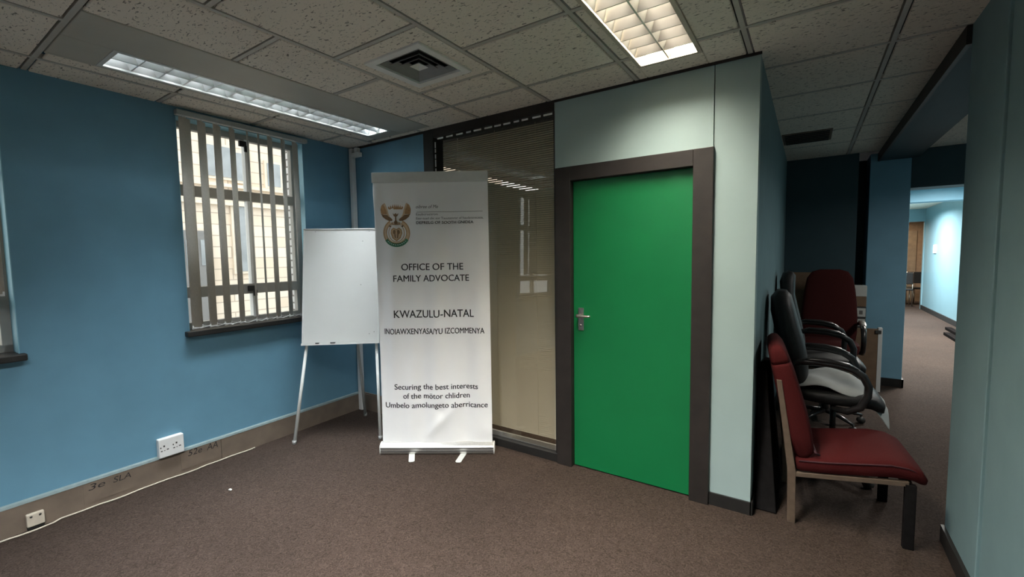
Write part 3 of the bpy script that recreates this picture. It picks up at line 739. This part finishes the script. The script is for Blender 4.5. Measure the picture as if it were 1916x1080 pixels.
for (x0, x1, y0, y1) in ((-2.134, -2.053, 1.536, 2.124), (-1.637, -1.546, 1.536, 2.124), (-2.053, -1.637, 1.536, 1.637), (-2.053, -1.637, 2.053, 2.124)): pass
b = MB()
for (x0, x1, y0, y1) in ((-2.134, -2.050, 1.536, 2.124), (-1.640, -1.546, 1.536, 2.124), (-2.050, -1.640, 1.536, 1.640), (-2.050, -1.640, 2.050, 2.124)): b.box((x0 + 1.845, y0 - 1.845, 0), (x1 + 1.845, y1 - 1.845, .014))
b.build('diffuser_tile', M['tile'], av)
# slot vent in the alcove ceiling
sv = thing('slot_vent', 'small dark slotted vent in the dim alcove ceiling', 'air vent', (-.045, 5.03, H))
b = MB(); b.box((-.19, -.22, -.008), (.19, .22, .004), bevel=.003); b.build('vent_plate', M['skirt_brown'], sv)
for k in range(6): b = MB(); b.box((-.17, -.19 + k * .072, -.013), (.17, -.155 + k * .072, -.006)); b.build('vent_blade', M['black'], sv)

# ------------------------------------------------------------------ red side chair
def srect(w_, h_, n=16, p=4.0):
    out = []
    for k in range(n):
        a = 2 * PI * k / n; c, s = math.cos(a), math.sin(a)
        out.append((math.copysign(abs(c) ** (2 / p), c) * w_, math.copysign(abs(s) ** (2 / p), s) * h_))
    return out
def cushion_loft(path, halfw, thick, n=20, p=5.0, side=Vector((0, 1, 0))):
    """path: list of (x,z) mid-line points; halfw / thick lists; rounded cross-section"""
    rings = []
    N = len(path)
    for i, (x, z) in enumerate(path):
        a = path[max(0, i - 1)]; c = path[min(N - 1, i + 1)]
        t = Vector((c[0] - a[0], 0, c[1] - a[1])).normalized(); nrm = Vector((-t.z, 0, t.x))
        rings.append([Vector((x, 0, z)) + side * y + nrm * h for y, h in srect(halfw[i], thick[i] / 2, n, p)])
    return rings
RC = thing('side_chair', 'low red upholstered armless side chair standing nearest the camera', 'chair', (-.03, 3.075, 0), R(5.5))
b = MB()
px = [(-.02, .335), (.0, .338), (.12, .352), (.27, .374), (.38, .392), (.45, .392), (.49, .378), (.515, .352), (.522, .338)]
b.loft(cushion_loft(px, [.245, .258, .262, .262, .262, .26, .256, .246, .232], [.075, .088, .092, .095, .094, .088, .075, .05, .02], 24, 6))
b.build('seat', M['red'], RC)
b = MB()
pb = [(.035, .385), (.02, .40), (-.005, .49), (-.03, .60), (-.055, .70), (-.085, .82), (-.100, .870), (-.104, .885)]
b.loft(cushion_loft(pb, [.242, .252, .256, .256, .255, .252, .248, .244], [.07, .10, .125, .128, .122, .112, .104, .096], 24, 6))
bk_ = b.build('backrest', M['red'], RC)
b = MB()
b.loft(cushion_loft([(-.104, .886), (-.110, .905), (-.122, .945), (-.132, .975), (-.136, .985)], [.244, .245, .242, .232, .210], [.096, .100, .090, .062, .02], 24, 6)); b.build('top_pad', M['red'], RC)
b = MB(); b.tube([(.085, -.242, .405), (.065, -.256, .42), (.060, 0, .425), (.065, .256, .42), (.085, .242, .405)], .006, 8); b.build('piping', M['red_dark'], RC)
for s in (-1, 1): b = MB(); b.tube([(-.01, s * .258, .362), (.12, s * .262, .378), (.27, s * .262, .402), (.38, s * .262, .420), (.45, s * .258, .416), (.49, s * .25, .398)], .004, 6); b.build('seat_piping', M['red_dark'], RC)
for s in (-1, 1):
    y = s * .246
    b = MB(); b.prism([(-.055, y - .014, 0), (-.018, y - .014, 0), (-.022, y - .014, .30), (-.062, y - .014, .55), (-.100, y - .014, .80), (-.125, y - .014, .80), (-.092, y - .014, .55), (-.062, y - .014, .30)], (0, .028, 0)); b.build('rear_leg', M['wood_frame'], RC, bevel=.003)
    b = MB(); b.box((.44, y - .014, 0), (.485, y + .014, .335), bevel=.003); b.build('front_leg', M['matte'], RC)
    b = MB(); b.prism([(-.03, y - .012, .268), (.455, y - .012, .325), (.455, y - .012, .350), (-.03, y - .012, .292)], (0, .024, 0)); b.build('side_rail', M['wood_frame'], RC, bevel=.002)
b = MB(); b.box((.445, -.234, .30), (.475, .234, .335)); b.box((-.05, -.234, .255), (-.02, .234, .285)); b.build('cross_rail', M['wood_frame'], RC)

# ------------------------------------------------------------------ office armchairs
def office_chair(name, label, fabric, loc, rz, back, group=None, seat_z=.42, tall=1.27, arm_h=.68, silver=False):
    t = thing(name, label, 'chair', loc, rz, group)
    b = MB()
    xs = [(-.23, seat_z), (-.20, seat_z + .005), (-.05, seat_z), (.12, seat_z + .008), (.19, seat_z), (.225, seat_z - .03), (.235, seat_z - .055)]
    b.loft(cushion_loft(xs, [.20, .235, .25, .25, .245, .235, .21], [.05, .09, .105, .11, .10, .075, .03], 24, 4)); b.build('seat', fabric, t)
    b = MB(); b.loft(cushion_loft(back[0], back[1], back[2], 24, 3.2)); b.build('backrest', fabric, t)
    b = MB(); b.tube([(-.10, 0, seat_z - .07), (-.22, 0, seat_z - .06), (back[0][1][0] - .045, 0, seat_z + .10), (back[0][2][0] - .05, 0, seat_z + .28)], .02, 8, flat=.6); b.build('back_support', M['gloss_black'], t)
    for s in (-1, 1):
        y = s * .275; b = MB()
        b.tube([(-.02, s * .22, seat_z - .06), (.05, y, seat_z - .055), (.115, y, seat_z - .02), (.15, y, seat_z + .06), (.152, y, arm_h - .12), (.125, y, arm_h - .06), (.07, y, arm_h - .02), (-.02, y, arm_h), (-.13, y, arm_h + .005), (-.22, y, arm_h - .005), (-.25, s * .235, arm_h - .03)],
               [.018, .022, .023, .022, .022, .023, .024, .024, .023, .020, .014], 12)
        ar = b.build('armrest', M['gloss_black'], t)
        b = MB(); b.loft(cushion_loft([(-.18, arm_h + .016), (-.15, arm_h + .022), (-.04, arm_h + .020), (.05, arm_h + .004), (.10, arm_h - .022)], [.015, .026, .028, .028, .016], [.012, .024, .026, .024, .01], 14, 3, )); 
        for v in b.bm.verts: v.co.y += y
        b.build('arm_pad', M['steel'] if silver else M['gloss_black'], ar)
    b = MB(); b.cyl((0, 0, .09), (0, 0, .24), .028, 16); b.cyl((0, 0, .22), (0, 0, seat_z - .06), .018, 16); b.box((-.09, -.07, seat_z - .08), (.09, .07, seat_z - .05), bevel=.005); b.build('gas_lift', M['gloss_black'], t)
    for k in range(5):
        a = 2 * PI * k / 5 + .35; c, s = math.cos(a), math.sin(a)
        b = MB(); b.tube([(c * .02, s * .02, .105), (c * .15, s * .15, .10), (c * .29, s * .29, .075)], [.028, .022, .015], 10, flat=.7); lg = b.build('base_leg', M['gloss_black'], t)
        b = MB(); b.cyl((c * .285 - s * .018, s * .285 + c * .018, .029), (c * .285 + s * .018, s * .285 - c * .018, .029), .028, 14); b.cyl((c * .285, s * .285, .03), (c * .285, s * .285, .08), .008, 8); b.build('caster', M['grime'], lg)
    return t
backA = ([(-.195, .58), (-.205, .62), (-.22, .72), (-.25, .85), (-.285, .98), (-.315, 1.11), (-.325, 1.19), (-.322, 1.235)],
         [.19, .22, .235, .24, .24, .225, .19, .12], [.06, .11, .14, .155, .155, .15, .13, .06])
backB = ([(-.195, .60), (-.205, .64), (-.225, .74), (-.25, .86), (-.28, 1.0), (-.305, 1.13), (-.31, 1.24), (-.298, 1.31), (-.29, 1.335)],
         [.19, .22, .235, .235, .22, .20, .17, .14, .09], [.06, .10, .12, .12, .115, .11, .12, .10, .05])
office_chair('office_armchair', 'black leather office armchair with a grey cloth over its seat', M['leather'], (.168, 3.72, 0), R(2), backA, 'black office armchairs', seat_z=.545, arm_h=.785)
office_chair('office_armchair', 'tall black office armchair standing behind the one with the grey cloth', M['leather'], (.155, 4.72, 0), R(3), backB, 'black office armchairs', seat_z=.56, arm_h=.84)
backM = ([(-.20, .50), (-.21, .54), (-.225, .66), (-.24, .80), (-.26, .96), (-.275, 1.10), (-.285, 1.22), (-.29, 1.29), (-.29, 1.315)],
         [.20, .235, .25, .25, .24, .225, .205, .16, .09], [.06, .10, .13, .13, .12, .11, .10, .08, .04])
office_chair('executive_chair', 'maroon high-backed executive chair facing out from the back of the alcove', M['maroon'], (.195, 5.62, 0), R(-90), backM, seat_z=.54, tall=1.3, arm_h=.76, silver=True)

# cloth over the first armchair
def clothf(i, j):
    x = -.08 + .53 * i; y = 3.72 + (-.240 + .48 * j) * (1 - .25 * max(0, i - .75) / .25)
    X = x; top = .612 + .065 * math.sin(PI * min(1, i * 1.25)) ** .7 * math.sin(PI * j) ** .5 + .010 * math.sin(x * 23 + 5 * j) + .008 * math.sin(j * 13 + 9 * x)
    droop = max(0, x - .26)
    z = top - droop ** 2 * 3.6 - .09 * max(0, i - .4) / .6 * (abs(j - .5) * 2) ** 4
    return Vector((X, y, z))
b = MB(); b.sheet(clothf, 40, 24); tag(b.build('seat_cloth', M['cloth'], solid=.006, sub=1), 'crumpled grey cloth draped over the black armchair seat', 'cloth')

# things stored at the back of the alcove
b = MB(); rot = Matrix.Rotation(R(-7), 3, 'X')
b.box((-.225, 6.14, .0), (.12, 6.16, 1.27), bevel=.003, rot=Matrix.Rotation(R(-2), 3, 'X'))
o = b.build('pinboard', M['carton']); tag(o, 'brown wooden board leaning on the dark wall behind the maroon chair', 'board'); o.location.z = .002
z = 0
specs = [('storage_carton', 'brown cardboard carton at the foot of the carton stack', .30, 'carton', None), ('storage_carton', 'brown carton second from the bottom of the alcove stack', .28, 'carton', None),
         ('storage_carton', 'carton with lower small white label in the alcove stack', .21, 'grime', (.12, .197)), ('storage_carton', 'carton with upper larger white label in the alcove stack', .12, 'grime', (.012, .105)),
         ('storage_carton', 'plain brown carton just below the white box in the alcove', .11, 'carton', None), ('storage_carton', 'small white box on top of the carton stack beside the pillar', .116, 'paper', None)]
for k, (nm, lb, hh, mm, lab) in enumerate(specs):
    t = thing(nm, lb, 'box', (.395, 6.115, z), R(-1 + k % 2), 'stacked storage cartons')
    b = MB(); b.box((-.16, -.10, 0.0005), (.132, .075, hh - .0005), bevel=.003); bx_ = b.build('carton_body', M[mm], t)
    if lab: b = MB(); b.box((.045, -.103, lab[0]), (.127, -.100, lab[1])); lo_ = b.build('label_card', M['paper'], bx_); lo_['label'] = 'white label card'; b = MB(); b.box((.072, -.1036, lab[0] + .025), (.102, -.103, lab[1] - .025)); b.build('label_print', M['ink_grey'], lo_)
    z += hh
# brown panel with pale edge beside the pillar
pn = thing('table_panel', 'brown wooden panel with cream edge standing against the blue pillar', 'panel', (.622, 5.955, 0), R(5))
b = MB(); b.box((-.28, .0, .02), (.005, .035, .685), bevel=.002); b.build('panel_face', M['carton'], pn)
b = MB(); b.box((.005, -.004, .015), (.042, .040, .70), bevel=.003); b.build('edge_strip', M['white'], pn)['label'] = 'cream edge strip'
b = MB(); b.box((-.02, -.012, .64), (.03, -.004, .675), bevel=.002); b.build('bracket', M['grime'], pn)
# matte black wedge filling the gap along the return wall
b = MB()
b.loft([[(-.222, 2.86, .002), (-.115, 2.86, .002), (-.115, 3.40, .002), (-.222, 3.40, .002)], [(-.234, 3.00, .80), (-.19, 3.00, .80), (-.19, 3.40, .80), (-.234, 3.40, .80)]], smooth=False)
tag(b.build('black_wedge', M['matte'], bevel=.006), 'matte black wedge set against the partition return behind the red chair', 'case')

# ------------------------------------------------------------------ corridor details
sw = thing('light_switch', 'white light switch plate on the bright corridor wall', 'switch', (2.449, 14.1, 1.50))
b = MB(); b.box((-.02, -.12, -.06), (0, .12, .14), bevel=.004); b.build('switch_plate', M['white'], sw)
b = MB(); b.box((-.028, -.03, .0), (-.02, .03, .07), bevel=.003); b.build('rocker', M['paper'], sw)
for k, (x, y0, y1, lb) in enumerate(((2.235, 9.7, 11.5, 'dark timber strip on the corridor floor nearer the bright wall'), (2.075, 9.0, 10.75, 'dark timber strip on the corridor floor farther from the bright wall'))):
    b = MB(); b.box((x - .045, y0, 0), (x + .045, y1, .05), bevel=.004); tag(b.build('timber_strip', M['matte']), lb, 'timber strip', 'loose timber strips')
fd = thing('door_2', None, None, (2.22, 17.59, 0), kind='structure')
b = MB(); b.box((-.42, -.03, 0), (.42, 0, 2.1)); dl = b.build('door_leaf', M['door_brown'], fd)
b = MB(); b.box((-.06, -.05, .2), (.06, -.03, 2.0), bevel=.005); b.build('door_panel', M['stone_plain'], dl)
def small_chair(x, y, rz, lb):
    t = thing('meeting_chair', lb, 'chair', (x, y, 0), rz, 'dark chairs in the far room')
    b = MB(); b.box((-.22, -.22, .43), (.22, .22, .48), bevel=.015); b.build('seat', M['leather'], t)
    b = MB(); b.box((-.21, .18, .6), (.21, .22, .92), bevel=.015); b.build('backrest', M['leather'], t)
    for sx in (-1, 1):
        for sy in (-1, 1):
            b = MB(); b.cyl((sx * .2, sy * .2, 0), (sx * .2, sy * .2, .92 if sy > 0 else .43), .013, 8); b.build('leg', M['steel'], t)
    return t
small_chair(2.15, 16.1, R(180), 'dark metal-legged chair in the far room nearer the doorway')
small_chair(2.42, 16.7, R(200), 'dark metal-legged chair in the far room behind the other')

# ------------------------------------------------------------------ lighting
def area(name, loc, sx, sy, e, c, spread=160, rot=(0, 0, 0)):
    l = bpy.data.lights.new(name, 'AREA'); l.shape = 'RECTANGLE'; l.size = sx; l.size_y = sy; l.energy = e; l.color = c; l.spread = R(spread)
    o = bpy.data.objects.new(name, l); COL.objects.link(o); o.location = loc; o.rotation_euler = rot; return o
def corridor_light(lb, x, y, e, c, sp=160):
    t = thing('corridor_ceiling_light', lb, 'ceiling light', (x, y, H), 0, 'corridor ceiling lights')
    b = MB(); b.box((-.15, -.6, -.03), (.15, .6, .0), bevel=.006); b.build('light_body', M['white'], t)
    l = area('lamp', (0, 0, -.036), .26, 1.1, e, c, sp); l.parent = t
corridor_light('corridor ceiling light before the bright wall', 1.45, 13.2, 125, (.92, .97, 1.0))
corridor_light('corridor ceiling light just past the bulkhead', 1.5, 10.2, 120, (1.0, .95, .88))
corridor_light('ceiling light in the far room', 2.1, 16.4, 25, (1.0, .86, .66))
corridor_light('ceiling light in the passage behind the header', 1.8, 4.3, 13, (1.0, .97, .92))
corridor_light('corridor ceiling light just inside the cross wall', 1.6, 7.8, 80, (1.0, .95, .88))

corridor_light('ceiling light in the office behind the glass panel', -1.3, 4.6, 40, (1.0, .93, .78), 110)
b = MB(); b.box((-3.95, 6.25, 0), (-.35, 6.35, H)); b.box((-3.95, 2.9, 0), (-3.85, 6.3, H)); struct(b.build('wall_office', M['pale']))
w = bpy.data.worlds.new('overcast_sky'); sc.world = w; w.use_nodes = True
bg = w.node_tree.nodes['Background']; bg.inputs['Color'].default_value = (.95, .98, 1.0, 1); bg.inputs['Strength'].default_value = 1.55

vs = sc.view_settings
vs.view_transform = 'Standard'; vs.look = 'None'; vs.gamma = 1; vs.use_curve_mapping = False; vs.exposure = 0.86
sc.cycles.use_denoising = True
sc.cycles.sample_clamp_indirect = 4
sc.cycles.max_bounces = 10; sc.cycles.diffuse_bounces = 6; sc.cycles.glossy_bounces = 5; sc.cycles.transparent_max_bounces = 12
sc.cycles.caustics_reflective = True
